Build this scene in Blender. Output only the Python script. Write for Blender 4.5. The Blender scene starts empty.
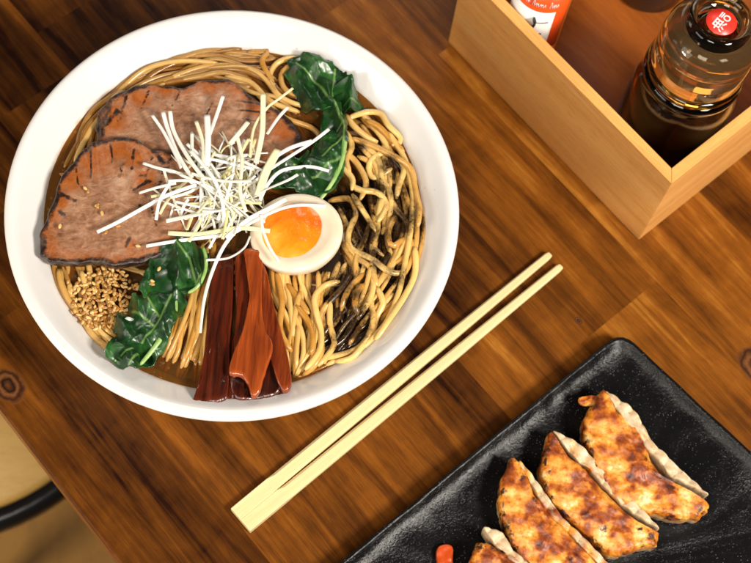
import bpy, bmesh, math, random
from mathutils import Vector, Matrix, noise as MN
R_ = random.Random(7)
sc = bpy.context.scene
COL = sc.collection
S = 0.01                                   # everything below is written in centimetres
rad = math.radians

# ------------------------------------------------------------------ camera
FPX, DIST, TILT, ROLL = 1425.0, 76.0, rad(22.6), rad(10)
hx, hy = math.sin(ROLL), math.cos(ROLL)
VD = Vector((hx*math.sin(TILT), hy*math.sin(TILT), -math.cos(TILT)))
UP0 = Vector((hx*math.cos(TILT), hy*math.cos(TILT), math.sin(TILT)))
RT0 = VD.cross(UP0)
UU = math.cos(ROLL)*UP0 - math.sin(ROLL)*RT0
RR = math.cos(ROLL)*RT0 + math.sin(ROLL)*UP0
CP = -DIST*VD
def at(px, py, z=0.0):
    d = VD*FPX + RR*(px-375.5) - UU*(py-281.5)
    return CP + d*((z-CP.z)/d.z)
cam = bpy.data.cameras.new('camera'); camo = bpy.data.objects.new('camera', cam); COL.objects.link(camo)
m3 = Matrix((RR, UU, -VD)).transposed().to_4x4(); m3.translation = CP*S
camo.matrix_world = m3
cam.sensor_width = 36; cam.lens = 36*FPX/751; cam.clip_start = 0.02; cam.clip_end = 50
cam.dof.use_dof = True; cam.dof.focus_distance = 0.675; cam.dof.aperture_fstop = 12
sc.camera = camo

# ------------------------------------------------------------------ material helpers
class N:
    def __init__(s, name):
        s.m = bpy.data.materials.new(name); s.m.use_nodes = True
        s.t = s.m.node_tree; s.t.nodes.clear()
        s.out = s.add('ShaderNodeOutputMaterial'); s._c = None
    def add(s, ty, **kw):
        n = s.t.nodes.new(ty)
        for k, v in kw.items(): setattr(n, k, v)
        return n
    def put(s, sock, v):
        if v is None: return
        if hasattr(v, 'is_linked') or isinstance(v, bpy.types.NodeSocket): s.t.links.new(v, sock)
        elif isinstance(v, (tuple, list)) and len(v) == 3 and sock.type == 'RGBA': sock.default_value = (*v, 1)
        else: sock.default_value = v
    def co(s, sc_=(1, 1, 1), off=None):
        tc = s.add('ShaderNodeTexCoord')
        mp = s.add('ShaderNodeMapping')
        s.put(mp.inputs[0], tc.outputs['Object'])
        mp.inputs['Scale'].default_value = [100*k for k in sc_]
        if off is not None:
            s.put(mp.inputs['Location'], off)
        return mp.outputs[0]
    def noise(s, scale, vec=None, detail=4, rough=.55, dist=0):
        n = s.add('ShaderNodeTexNoise'); n.inputs['Scale'].default_value = scale
        n.inputs['Detail'].default_value = detail; n.inputs['Roughness'].default_value = rough
        n.inputs['Distortion'].default_value = dist
        s.put(n.inputs['Vector'], vec if vec is not None else s.co()); return n.outputs[0]
    def voro(s, scale, vec=None, feat='F1'):
        n = s.add('ShaderNodeTexVoronoi', feature=feat); n.inputs['Scale'].default_value = scale
        s.put(n.inputs['Vector'], vec if vec is not None else s.co()); return n.outputs['Distance']
    def ramp(s, f, *stops):
        n = s.add('ShaderNodeValToRGB'); s.put(n.inputs[0], f)
        e = n.color_ramp.elements
        while len(e) < len(stops): e.new(.5)
        for q, (p, c) in zip(e, stops):
            q.position = p; q.color = (*c, 1) if isinstance(c, (tuple, list)) else (c, c, c, 1)
        return n.outputs[0]
    def mix(s, f, a, b, mode='MIX'):
        n = s.add('ShaderNodeMix', data_type='RGBA', blend_type=mode)
        s.put(n.inputs[0], f); s.put(n.inputs[6], a); s.put(n.inputs[7], b); return n.outputs[2]
    def math(s, op, a, b=0.0, c=None, clamp=False):
        n = s.add('ShaderNodeMath', operation=op, use_clamp=clamp); s.put(n.inputs[0], a); s.put(n.inputs[1], b)
        if c is not None: s.put(n.inputs[2], c)
        return n.outputs[0]
    def attr(s, name, out='Fac'):
        return s.add('ShaderNodeAttribute', attribute_name=name).outputs[out]
    def bump(s, h, st=.3, d=.05, nrm=None):
        n = s.add('ShaderNodeBump'); n.inputs['Strength'].default_value = st; n.inputs['Distance'].default_value = d*S
        s.put(n.inputs['Height'], h)
        if nrm is not None: s.put(n.inputs['Normal'], nrm)
        return n.outputs[0]
    def bsdf(s, col, rough=.5, nrm=None, link=True, **kw):
        b = s.add('ShaderNodeBsdfPrincipled')
        s.put(b.inputs['Base Color'], col); s.put(b.inputs['Roughness'], rough)
        if nrm is not None: s.put(b.inputs['Normal'], nrm)
        for k, v in kw.items(): s.put(b.inputs[k.replace('_', ' ')], v)
        if link: s.t.links.new(b.outputs[0], s.out.inputs[0])
        return b.outputs[0]
    def sss(s, w, r=(1, .5, .25), scale=.3):
        return {'Subsurface_Weight': w, 'Subsurface_Radius': r, 'Subsurface_Scale': scale*S}

def wood(name, dark, mid, light, rough=.35, grain=1.0, attr=False, spec=.5, cross=1.0):
    n = N(name)
    off = None
    if attr:
        cb = n.add('ShaderNodeCombineXYZ')
        n.put(cb.inputs[0], n.math('MULTIPLY', n.attr('seed'), 97.0)); n.put(cb.inputs[1], n.math('MULTIPLY', n.attr('seed'), 53.0))
        n.put(cb.inputs[2], n.math('MULTIPLY', n.attr('seed'), 71.0)); off = cb.outputs[0]
    v1 = n.co((.055, .55*cross, .55*cross), off); v2 = n.co((.22, 5.5*cross, 5.5*cross), off); v3 = n.co((.9, 13*cross, 13*cross), off)
    a = n.noise(1.0, v1, 3, .6, .6); b = n.noise(1.0, v2, 4, .6, .3); c = n.noise(1.0, v3, 3, .7)
    f = n.math('ADD', n.math('MULTIPLY', a, .95 if attr else .75), n.math('ADD', n.math('MULTIPLY', b, .34*grain), n.math('MULTIPLY', c, .2*grain)))
    if attr: f = n.math('ADD', f, n.math('MULTIPLY', n.math('SUBTRACT', n.attr('tone'), .5), .62))
    f = n.math('ADD', f, -.17*grain*1.0 + (-.09 if attr else .02))
    if attr:                                # cross-grain shimmer of the varnished wood
        f = n.math('ADD', f, n.math('MULTIPLY', n.math('SUBTRACT', n.noise(1.0, n.co((.45, .28, .3), off), 4, .6, .8), .5), .24))
    col = n.ramp(f, (.10 if attr else .24, tuple(k*.7 for k in dark) if attr else dark), (.30, tuple(d*.62+m*.38 for d, m in zip(dark, mid)) if attr else tuple((d+m)/2 for d, m in zip(dark, mid))), (.49, mid), (.76, light))
    pores = n.ramp(n.noise(1.0, n.co((1.1, 26*cross, 26*cross), off), 2, .6), (.34, .42), (.47, 1.0))
    col = n.mix(.55*grain, col, n.mix(1.0, col, pores, 'MULTIPLY'))
    if attr:                                # knots and a dark spot in the staves
        for kx, ky, r in KNOTS_AND_SPOT:
            vm = n.add('ShaderNodeVectorMath', operation='DISTANCE')
            mp = n.co((.75, 1, 0)); n.put(vm.inputs[0], mp); vm.inputs[1].default_value = (kx*.75, ky, 0)
            dd = n.math('ADD', n.math('DIVIDE', vm.outputs['Value'], r), n.math('MULTIPLY', n.math('SUBTRACT', n.noise(1.6), .5), .55))
            kc = n.ramp(dd, (.0, (.10, .035, .012)), (.32, (.012, .004, .002)), (.5, (.16, .06, .02)), (.72, (.03, .01, .004)), (1.0, (.17, .06, .015)))
            col = n.mix(n.ramp(dd, (.8, 1.0), (1.25, 0.0)), col, kc)
        col = n.mix(n.math('MULTIPLY', n.attr('seam'), .0), col, dark)
    ht = n.math('ADD', b, n.math('MULTIPLY', c, .8))
    r = n.ramp(c, (.3, rough+.12), (.7, rough))
    n.bsdf(col, r, n.bump(ht, .25, .02), Specular_IOR_Level=spec)
    return n.m

KNOTS_AND_SPOT = [(.84, -1.06, .85), (-15.0, -26.4, .2)]
_kt = at(758, 366)-at(0, 410); _ka = rad(129.4)
KNOTS_AND_SPOT.append((_kt.x*math.cos(_ka)+_kt.y*math.sin(_ka), -_kt.x*math.sin(_ka)+_kt.y*math.cos(_ka), 1.0))  # dark round spot at the right edge, drawn with the knot pattern
M = {}
M['table'] = wood('table_wood', (.022, .0045, .0006), (.21, .066, .0065), (.48, .205, .030), .30, .82, attr=True, spec=.16)
M['table_edge'] = M['table']
M['box'] = wood('bamboo_box', (.50, .20, .040), (.78, .38, .105), (.86, .53, .19), .42, .9, cross=1.6)
M['box_in'] = wood('box_base_wood', (.13, .026, .003), (.34, .088, .009), (.48, .15, .02), .4, .7)
M['chop'] = wood('chopstick_wood', (.66, .47, .20), (.80, .62, .32), (.88, .73, .43), .45, .45, cross=2.2)
M['floor'] = wood('floor_wood', (.15, .066, .009), (.27, .135, .024), (.36, .19, .036), .5, .6, cross=.15)
M['seat'] = wood('stool_wood', (.34, .19, .045), (.46, .28, .075), (.52, .34, .10), .4, .5, cross=.3)

def simple(name, col, rough, **kw):
    n = N(name); n.bsdf(col, rough, **kw); return n.m
M['metal'] = simple('black_metal', (.018, .018, .02), .28, Metallic=.6)
M['black_gloss'] = simple('black_gloss', (.006, .005, .005), .12)

n = N('bowl_porcelain')
pc_ = n.mix(n.ramp(n.noise(.35), (.3, 0.0), (.8, 1.0)), (.735, .72, .70), (.76, .75, .735))
vl = n.add('ShaderNodeVectorMath', operation='LENGTH'); n.put(vl.inputs[0], n.co((1, 1, 0)))
rad_ = n.math('DIVIDE', vl.outputs['Value'], 12.0)
wallm = n.ramp(rad_, (.74, 0.0), (.765, 1.0), (.80, .55), (.86, 0.0))
fleck = n.ramp(n.math('ADD', n.voro(1.5), n.math('MULTIPLY', n.noise(2.0), .25)), (.17, 1.0), (.22, 0.0))
pc_ = n.mix(n.math('MULTIPLY', n.math('MULTIPLY', wallm, fleck), .8), pc_, (.30, .13, .03))
tide = n.math('MULTIPLY', n.ramp(n.math('ADD', rad_, n.math('MULTIPLY', n.math('SUBTRACT', n.noise(1.4, detail=5), .5), .03)), (.768, .75), (.784, 0.0)), .8)
pc_ = n.mix(tide, pc_, (.42, .24, .09))
n.bsdf(pc_, .13, n.bump(n.noise(.5, detail=2), .12, .05), Coat_Weight=.4, Coat_Roughness=.05, **n.sss(.05, (1, .9, .8), .3)); M['bowl'] = n.m

# broth: tinted clear surface with oil stains over a murky depth
n = N('broth_surface')
nb = n.bump(n.math('ADD', n.noise(1.6, detail=3), n.math('MULTIPLY', n.voro(2.2), .4)), .35, .06)
tr = n.add('ShaderNodeBsdfTransparent'); oil = n.attr('oil')
spk = n.ramp(n.math('ADD', oil, n.math('MULTIPLY', n.math('SUBTRACT', n.noise(3.5, detail=6, rough=.7), .5), 1.3)), (.42, 0.0), (.56, 1.0))
n.put(tr.inputs[0], (.66, .42, .16))
gl = n.add('ShaderNodeBsdfGlossy'); gl.inputs['Roughness'].default_value = .06; n.put(gl.inputs['Normal'], nb)
body = n.bsdf(n.mix(n.ramp(n.voro(2.6), (.16, 1.0), (.20, 0.0)), (.20, .095, .022), (.46, .26, .06)), .15, nb, link=False)
blk = n.bsdf((.010, .005, .003), .12, nb, link=False)
fr = n.add('ShaderNodeFresnel'); fr.inputs[0].default_value = 1.36; n.put(fr.inputs['Normal'], nb)
a1 = n.add('ShaderNodeMixShader'); n.put(a1.inputs[0], .26); n.t.links.new(tr.outputs[0], a1.inputs[1]); n.t.links.new(body, a1.inputs[2])
a2 = n.add('ShaderNodeMixShader'); n.put(a2.inputs[0], fr.outputs[0]); n.t.links.new(a1.outputs[0], a2.inputs[1]); n.t.links.new(gl.outputs[0], a2.inputs[2])
a3 = n.add('ShaderNodeMixShader'); n.put(a3.inputs[0], spk); n.t.links.new(a2.outputs[0], a3.inputs[1]); n.t.links.new(blk, a3.inputs[2])
n.t.links.new(a3.outputs[0], n.out.inputs[0]); M['broth'] = n.m
M['murk'] = simple('broth_murk', (.085, .034, .006), .3)

def noodle_mat(name, c1, c2):
    n = N(name)
    sp = n.math('ADD', n.attr('oil'), n.math('MULTIPLY', n.math('SUBTRACT', n.noise(7.5, detail=5, rough=.7), .5), 3.4))
    k = n.ramp(sp, (.72, 0.0), (1.0, .9))
    col = n.mix(n.ramp(n.math('ADD', n.math('MULTIPLY', n.noise(1.3), .5), n.math('MULTIPLY', n.attr('hue'), .6)), (.25, 0.0), (.8, 1.0)), c1, c2)
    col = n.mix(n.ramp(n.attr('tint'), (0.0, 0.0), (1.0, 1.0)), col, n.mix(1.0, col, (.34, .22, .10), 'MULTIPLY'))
    soft = n.ramp(n.math('ADD', n.attr('oil'), n.math('MULTIPLY', n.math('SUBTRACT', n.noise(1.7, detail=4), .5), 1.2)), (.34, 0.0), (.80, 1.0))
    col = n.mix(n.math('MULTIPLY', soft, .95), col, (.032, .012, .003))
    col = n.mix(k, col, (.018, .007, .003))
    n.bsdf(col, n.ramp(n.noise(2.2), (.35, .16), (.65, .38)), n.bump(n.noise(5, detail=3), .25, .03), Coat_Weight=.18, Coat_Roughness=.15, **n.sss(.2, (1, .5, .2), .25))
    return n.m
M['noodle'] = noodle_mat('noodle', (.46, .215, .030), (.74, .49, .165))

# pork: char / fry values baked by python from its own grill marks, plus shade painted in the meat crevices
n = N('pork_meat')
fib = n.noise(1.0, n.co((1.6, 2.6, 2.5)), 6, .68, .9)
col = n.ramp(n.math('ADD', n.math('MULTIPLY', fib, .7), n.math('MULTIPLY', n.noise(1.1, detail=4), .5)), (.38, (.09, .028, .012)), (.50, (.215, .092, .042)), (.62, (.335, .165, .088)), (.80, (.50, .31, .20)))
tan = n.attr('tan'); col = n.mix(n.ramp(n.math('ADD', tan, n.math('MULTIPLY', n.math('SUBTRACT', n.noise(2.2, detail=5), .5), .8)), (.25, 0.0), (.85, 1.0)), col, n.mix(n.noise(2.5), (.20, .035, .004), (.44, .135, .018)))
ch = n.math('ADD', n.attr('char'), n.math('MULTIPLY', n.math('SUBTRACT', n.noise(5.0, detail=6, rough=.75), .5), 1.7))
col = n.mix(n.ramp(ch, (.40, 0.0), (.70, .7), (.95, 1.0)), col, (.018, .006, .003))
fat = n.ramp(n.noise(1.0, n.co((.7, .4, .7)), 3, .5, 1.2), (.45, 0.0), (.50, .30), (.55, 0.0))
col = n.mix(n.math('MULTIPLY', fat, .35), col, (.60, .42, .30))
n.bsdf(col, n.ramp(n.noise(2.5), (.3, .18), (.7, .42)), n.bump(n.math('ADD', fib, n.math('MULTIPLY', n.noise(3, detail=5), .8)), .8, .07), Coat_Weight=.25, Coat_Roughness=.15, **n.sss(.08, (1, .4, .2), .2)); M['pork'] = n.m

n = N('gyoza_skin')
base = n.ramp(n.noise(1.5, detail=3), (.3, (.50, .35, .19)), (.7, (.68, .54, .35)))
f = n.attr('fry'); nz = n.math('ADD', n.math('MULTIPLY', n.noise(.75, detail=2), .62), n.math('MULTIPLY', n.noise(1.9, detail=5, rough=.55, dist=.4), .38))
g = n.ramp(nz, (.34, (.07, .011, .002)), (.425, (.30, .056, .004)), (.50, (.66, .22, .016)), (.575, (.80, .41, .075)), (.645, (.86, .64, .32)))
col = n.mix(n.ramp(f, (.3, 0.0), (.62, 1.0)), base, g)
col = n.mix(n.math('MULTIPLY', f, .6), col, n.mix(1.0, col, n.ramp(n.noise(6.0, detail=4, rough=.7), (.38, (.42, .28, .18)), (.52, 1.0)), 'MULTIPLY'))
dk = n.math('ADD', n.attr('char'), n.math('MULTIPLY', n.math('SUBTRACT', n.noise(3.2, detail=6, rough=.75), .5), 2.6))
col = n.mix(n.ramp(dk, (.55, 0.0), (.85, 1.0)), col, (.045, .010, .004))
n.bsdf(col, n.ramp(n.noise(3.5), (.3, .18), (.7, .42)), n.bump(n.math('ADD', n.noise(2.6, detail=8, rough=.72), n.math('MULTIPLY', n.voro(2.4), .3)), .9, .07), Coat_Weight=.15, Coat_Roughness=.2, **n.sss(.1, (1, .6, .3), .25)); M['gyoza'] = n.m

n = N('leaf_blade')
v = n.noise(1.2, detail=5, rough=.55, dist=.6)
col = n.ramp(v, (.3, (.002, .012, .003)), (.5, (.007, .045, .008)), (.75, (.03, .13, .02)))
col = n.mix(n.ramp(n.attr('vein'), (.35, 0.0), (.95, .6)), col, (.24, .42, .10))
n.bsdf(col, .33, n.bump(v, .35, .04), Coat_Weight=.12, Coat_Roughness=.2); M['leaf'] = n.m
n = N('leaf_stem'); n.bsdf(n.ramp(n.noise(1.4), (.3, (.13, .32, .06)), (.7, (.40, .56, .20))), .22, **n.sss(.2, (.5, 1, .3), .2)); M['stem'] = n.m

n = N('menma'); w_ = n.noise(1.0, n.co((.25, 3.2, 3.2)), 4, .55, .3)
rnd = n.attr('tone')
col = n.ramp(n.math('ADD', n.math('MULTIPLY', n.math('SUBTRACT', w_, .1), .55), n.math('MULTIPLY', rnd, .6)), (.25, (.020, .003, .001)), (.5, (.105, .014, .003)), (.85, (.40, .075, .010)))
n.bsdf(col, .22, n.bump(w_, 1.0, .12), Coat_Weight=.6, Coat_Roughness=.1, **n.sss(.06, (1, .3, .1), .2)); M['menma'] = n.m

n = N('leek'); t = n.attr('tone')
n.bsdf(n.mix(1.0, n.ramp(t, (.0, (.90, .89, .83)), (.5, (.90, .86, .66)), (1.0, (.84, .76, .34))), n.ramp(n.noise(1.0, n.co((3, 3, 3))), (.3, .9), (.7, 1.0)), 'MULTIPLY'), .3, **n.sss(.25, (1, 1, .6), .1)); M['leek'] = n.m
n = N('egg_white'); n.bsdf(n.ramp(n.noise(.8), (.3, (.80, .66, .47)), (.7, (.84, .75, .60))), .25, n.bump(n.noise(1.5), .15, .04), **n.sss(.2, (1, .7, .4), .3)); M['eggw'] = n.m
n = N('egg_yolk'); yn = n.math('ADD', n.math('MULTIPLY', n.noise(.8, detail=2, dist=.3), .5), .25)
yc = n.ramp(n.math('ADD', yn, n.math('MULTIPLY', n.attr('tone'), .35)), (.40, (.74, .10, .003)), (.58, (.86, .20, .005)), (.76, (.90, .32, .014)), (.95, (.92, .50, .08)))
n.bsdf(yc, .12, n.bump(n.math('ADD', yn, n.noise(2.6, detail=4)), .6, .10), Coat_Weight=.6, Coat_Roughness=.05, **n.sss(.15, (1, .4, .1), .3)); M['yolk'] = n.m
n = N('sesame'); oi = n.add('ShaderNodeObjectInfo')
n.bsdf(n.ramp(oi.outputs['Random'], (0.0, (.28, .11, .018)), (.5, (.50, .25, .055)), (1.0, (.72, .47, .17))), .28, Coat_Weight=.3); M['sesame'] = n.m

n = N('plate_glaze')
sp1 = n.ramp(n.voro(7.0), (.0, 1.0), (.2, 0.0)); nz = n.noise(6.0, detail=4, rough=.7)
spot = n.math('MULTIPLY', sp1, n.ramp(n.noise(2.0), (.45, 0.0), (.6, 1.0)))
n.bsdf(n.mix(n.math('MULTIPLY', spot, .8), (.0050, .0048, .0052), (.26, .26, .26)), n.ramp(n.noise(.8, detail=5), (.35, .10), (.7, .24)), n.bump(n.math('ADD', nz, n.math('MULTIPLY', sp1, 1.2)), .5, .05), Specular_IOR_Level=.22); M['plate'] = n.m

n = N('clear_plastic'); b = n.bsdf((1, .93, .80), .02, Transmission_Weight=1.0, IOR=1.45); M['clear'] = n.m
n = N('amber_glass'); n.bsdf((.98, .62, .16), .03, Transmission_Weight=1.0, IOR=1.4); M['amber'] = n.m
n = N('spout_plastic'); n.bsdf((1, .86, .6), .04, Transmission_Weight=1.0, IOR=1.3); M['spout'] = n.m
n = N('refraction_plastic'); n.bsdf((1, .72, .40), .06, Transmission_Weight=.86, IOR=1.4); M['refraction'] = n.m  # tint for the added ring inside the cap
n = N('soy_liquid'); n.bsdf((.005, .0008, .0004), .06, Specular_IOR_Level=.25); M['soy'] = n.m
M['red'] = simple('red_sticker', (.80, .035, .02), .35)
M['white'] = simple('white_print', (.82, .80, .76), .45)
M['orange'] = simple('orange_red_print', (.86, .085, .012), .25, Coat_Weight=.4)
M['ink'] = simple('black_ink', (.012, .012, .012), .5)
M['chilli'] = simple('chilli', (.46, .055, .005), .3)
M['lidorange'] = simple('chilli_powder', (.75, .16, .01), .3, Coat_Weight=.6)

# ------------------------------------------------------------------ object helpers
MW = {}
def thing(name, label, cat, loc, group=None, rz=0.0):
    o = bpy.data.objects.new(name, None); COL.objects.link(o); o.empty_display_size = .02
    o.location = Vector(loc)*S; o.rotation_euler = (0, 0, rz)
    MW[o] = Matrix.Translation(Vector(loc)) @ Matrix.Rotation(rz, 4, 'Z')
    o['label'] = label; o['category'] = cat
    if group: o['group'] = group
    return o
def mk(name, vs, fs, mat, parent=None, loc=None, rz=0.0, smooth=True, attrs=None, world=True, label=None, cat=None, group=None, kind=None, bevel=None, sub=0):
    if parent is None:
        mw = Matrix.Translation(Vector(loc if loc is not None else (0, 0, 0))) @ Matrix.Rotation(rz, 4, 'Z')
    else: mw = MW[parent]
    inv = mw.inverted()
    me = bpy.data.meshes.new(name)
    me.from_pydata([tuple((inv @ Vector(v) if world else Vector(v))*S) for v in vs], [], fs)
    if attrs:
        for k, vals in attrs.items():
            a = me.attributes.new(k, 'FLOAT', 'POINT'); a.data.foreach_set('value', vals)
    bm = bmesh.new(); bm.from_mesh(me)
    bmesh.ops.recalc_face_normals(bm, faces=bm.faces)
    if bevel: bmesh.ops.bevel(bm, geom=list(bm.edges), offset=bevel*S, segments=2, profile=.6, affect='EDGES')
    bm.to_mesh(me); bm.free()
    me.materials.append(mat)
    if smooth: me.polygons.foreach_set('use_smooth', [True]*len(me.polygons))
    o = bpy.data.objects.new(name, me); COL.objects.link(o)
    if parent is None:
        o.location = mw.translation*S; o.rotation_euler = (0, 0, rz)
    else:
        o.parent = parent
    MW[o] = mw
    if sub:
        md = o.modifiers.new('sub', 'SUBSURF'); md.levels = md.render_levels = sub
    if label: o['label'] = label
    if cat: o['category'] = cat
    if group: o['group'] = group
    if kind: o['kind'] = kind
    return o

def crom(pts, n, closed=False):
    P = [Vector(p) for p in pts]; L = len(P)
    segs = L if closed else L-1; out = []
    g = (lambda i: P[i % L]) if closed else (lambda i: P[max(0, min(L-1, i))])
    tot = n if closed else n-1
    for k in range(n):
        t = k/tot*segs; i = min(int(t), segs-1); u = t-i
        a, b, c, d = g(i-1), g(i), g(i+1), g(i+2)
        out.append(.5*((2*b)+(c-a)*u+(2*a-5*b+4*c-d)*u*u+(3*b-a-3*c+d)*u**3))
    return out
def resample(pts, n, closed=False):
    D = crom(pts, max(60, len(pts)*14), closed)
    if closed: D.append(D[0])
    L = [0]
    for a, b in zip(D, D[1:]): L.append(L[-1]+(b-a).length)
    out = []; j = 0
    for k in range(n):
        t = L[-1]*k/(n if closed else n-1)
        while j < len(L)-2 and L[j+1] < t: j += 1
        u = (t-L[j])/max(1e-9, L[j+1]-L[j]); out.append(D[j].lerp(D[j+1], min(1, max(0, u))))
    return out
def tube(pts, r, n=None, k=8, flat=1.0, taper=None, twist=0.0, cap=.5, up=Vector((0, 0, 1))):
    """sweep an ellipse (r wide, r*flat thick) along pts"""
    n = n or max(8, int(len(pts)*6))
    P = resample(pts, n); vs = []; fs = []
    for i, p in enumerate(P):
        t = (P[min(i+1, n-1)]-P[max(i-1, 0)]).normalized()
        a = t.cross(up)
        if a.length < 1e-3: a = t.cross(Vector((0, 1, 0)))
        a.normalize(); b = a.cross(t).normalized()
        s = i/(n-1); w = 1.0
        e = min(s, 1-s)*(n-1)
        if e < 1.01: w = (.45, .9)[int(e > .5)] if cap else 1.0
        if taper: w *= taper(s)
        tw = twist*s
        for q in range(k):
            an = 2*math.pi*q/k
            ca, sa = math.cos(an)*r*w, math.sin(an)*r*w*flat
            vs.append(p + a*(ca*math.cos(tw)-sa*math.sin(tw)) + b*(ca*math.sin(tw)+sa*math.cos(tw)))
    for i in range(n-1):
        for q in range(k):
            fs.append((i*k+q, i*k+(q+1) % k, (i+1)*k+(q+1) % k, (i+1)*k+q))
    fs.append(tuple(range(k))); fs.append(tuple((n-1)*k+q for q in range(k)))
    return vs, fs, P
def lathe(prof, c, k=64, close=False):
    vs = []; fs = []; idx = []
    for r, z in prof:
        if r < 1e-6: idx.append([len(vs)]); vs.append(Vector((c[0], c[1], c[2]+z)))
        else:
            idx.append(list(range(len(vs), len(vs)+k)))
            for q in range(k):
                a = 2*math.pi*q/k; vs.append(Vector((c[0]+r*math.cos(a), c[1]+r*math.sin(a), c[2]+z)))
    for A, B in zip(idx, idx[1:]):
        for q in range(k):
            q2 = (q+1) % k
            if len(A) == 1 and len(B) == 1: continue
            if len(A) == 1: fs.append((A[0], B[q], B[q2]))
            elif len(B) == 1: fs.append((A[q], A[q2], B[0]))
            else: fs.append((A[q], A[q2], B[q2], B[q]))
    return vs, fs
def box(x0, x1, y0, y1, z0, z1):
    v = [(x, y, z) for x in (x0, x1) for y in (y0, y1) for z in (z0, z1)]
    return v, [(0, 1, 3, 2), (4, 6, 7, 5), (0, 4, 5, 1), (2, 3, 7, 6), (0, 2, 6, 4), (1, 5, 7, 3)]
def join(*ms):
    V = []; F = []
    for v, f in ms:
        b = len(V); V += list(v); F += [tuple(i+b for i in q) for q in f]
    return V, F
def fbm(p, o=4): return MN.fractal(Vector(p), 1.0, 2.0, o)
def circ(px, py, r, a): return (px+r*math.cos(a), py+r*math.sin(a))

def slab(outline, z, thick, nr=16, nk=110, zf=None, edge=.18, jag=0.0, jf=.9, seed=0, taper=.92, px=True, botz=None):
    """a flat-ish lump: closed outline (pixels of the photo, laid on height z) with rounded rim.
    returns verts, faces and per-vertex e (0 centre .. 1 rim), world xy"""
    pts = [at(p[0], p[1], z if not callable(z) else z(*p)) for p in outline] if px else [Vector((*p, z)) for p in outline]
    O = resample(pts, nk, True)
    c = sum(O, Vector())/nk
    if jag:
        O = [c+(o-c)*(1+jag*fbm((o.x*jf+seed, o.y*jf, seed*1.7), 5)) for o in O]
    vs = [c.copy()]; E = [0.0]; fs = []
    rings = [1-(1-i/nr)**1.5 for i in range(1, nr+1)]
    for s in rings:
        for o in O: vs.append(c.lerp(o, s)); E.append(s)
    R0 = [min((o-c).length for o in O), max((o-c).length for o in O)]
    for i in range(1, len(vs)):
        o = O[(i-1) % nk]; d = (o-c).length*(1-E[i])
        q = min(1.0, d/edge); vs[i].z -= edge*.8*(1-math.sqrt(max(0, 1-(1-q)**2)))
        if zf: vs[i].z += zf(vs[i].x, vs[i].y, E[i])
    if zf: vs[0].z += zf(c.x, c.y, 0)
    for q in range(nk): fs.append((0, 1+q, 1+(q+1) % nk))
    for r in range(nr-1):
        a = 1+r*nk; b = a+nk
        for q in range(nk): fs.append((a+q, a+(q+1) % nk, b+(q+1) % nk, b+q))
    last = 1+(nr-1)*nk
    for st, (sc_, dz) in enumerate(((1.0, .4), (.98, .8), (taper, 1.0))):
        b = len(vs)
        for q in range(nk):
            o = vs[last+q]; w = c.lerp(O[q], sc_); w.z = o.z-thick*dz
            if botz is not None: w.z = o.z+(botz-o.z)*dz
            vs.append(w); E.append(1.0+.15*(st+1))
        a = last if st == 0 else b-nk
        for q in range(nk): fs.append((a+q, a+(q+1) % nk, b+(q+1) % nk, b+q))
    b = len(vs)-nk; fs.append(tuple(b+q for q in range(nk)))
    return vs, fs, E

# ------------------------------------------------------------------ room: floor, stool, table
fl, ff = box(-260, 260, -260, 260, -77, -74)
mk('floor', fl, ff, M['floor'], loc=(0, 0, -75.5), rz=rad(100), kind='structure', smooth=False, world=True)

sc0 = at(-59, 332, -28)
st = thing('stool', 'round wooden stool with a black metal band, under the table edge at lower left', 'stool', (sc0.x, sc0.y, -74))
RS = 14.0
v, f = lathe([(0, -3), (RS-.8, -3), (RS-.2, -2.6), (RS-.2, -.5), (RS-.7, 0), (0, .25)], sc0, 72); mk('seat', v, f, M['seat'], st)
v, f = lathe([(RS-.15, -2.4), (RS+.8, -2.2), (RS+1.15, -1.6), (RS+1.15, -.8), (RS+.8, -.1), (RS-.1, 0), (RS-.15, -2.4)], sc0, 72); mk('metal_band', v, f, M['metal'], st)
for q in range(4):
    a = rad(65+90*q); d = Vector((math.cos(a), math.sin(a), 0))
    v, f, _ = tube([sc0+d*9-Vector((0, 0, 2.8)), Vector((sc0.x, sc0.y, -74))+d*13.5], 1.1, 6, 12); mk('leg', v, f, M['metal'], st)

TA = rad(129.4); TO = at(0, 410); TX = Vector((math.cos(TA), math.sin(TA), 0)); TY = Vector((math.sin(TA), -math.cos(TA), 0))
tb = thing('table', 'dark glossy stave wood table carrying the ramen bowl, plate and box', 'table', (TO.x+30*TY.x, TO.y+30*TY.y, -74), rz=0)
# local frame: x along the staves, y away from the near edge (y mirrored through scale-free rotation)
rows = [0, 5.7, 9.4, 14.2, 19.9, 25.6, 31.3, 37.0, 42.7, 48.4, 54.1, 60]
joints = {0: [(-80, .16), (4.0, .22), (60, .2)], 1: [(-80, .92), (9, .24), (60, .12)], 2: [(-80, .50), (-6, .30), (13.8, .06), (60, .12)], 3: [(-80, .36), (-24, .40), (-2, .26), (17, .06), (60, .1)],  # wood tone per stave; upper-left ones also lowered for shade and vignette
          4: [(-80, .30), (-12, .36), (19, .16), (60, .3)], 5: [(-80, .62), (-16.0, .50), (8, .40), (60, .4)], 6: [(-80, .36), (-32, .34), (2, .46), (60, .4)],
          7: [(-80, .5), (-18, .30), (12, .40), (60, .4)], 8: [(-80, .5), (-9, .4), (60, .4)], 9: [(-80, .45), (-20, .5), (60, .4)], 10: [(-80, .4), (60, .4)]}
vs = []; fs = []; tone = []; seed = []
def loc(x, y, z): return TO + TX*x + TY*y + Vector((0, 0, z))
k = 0
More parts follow.
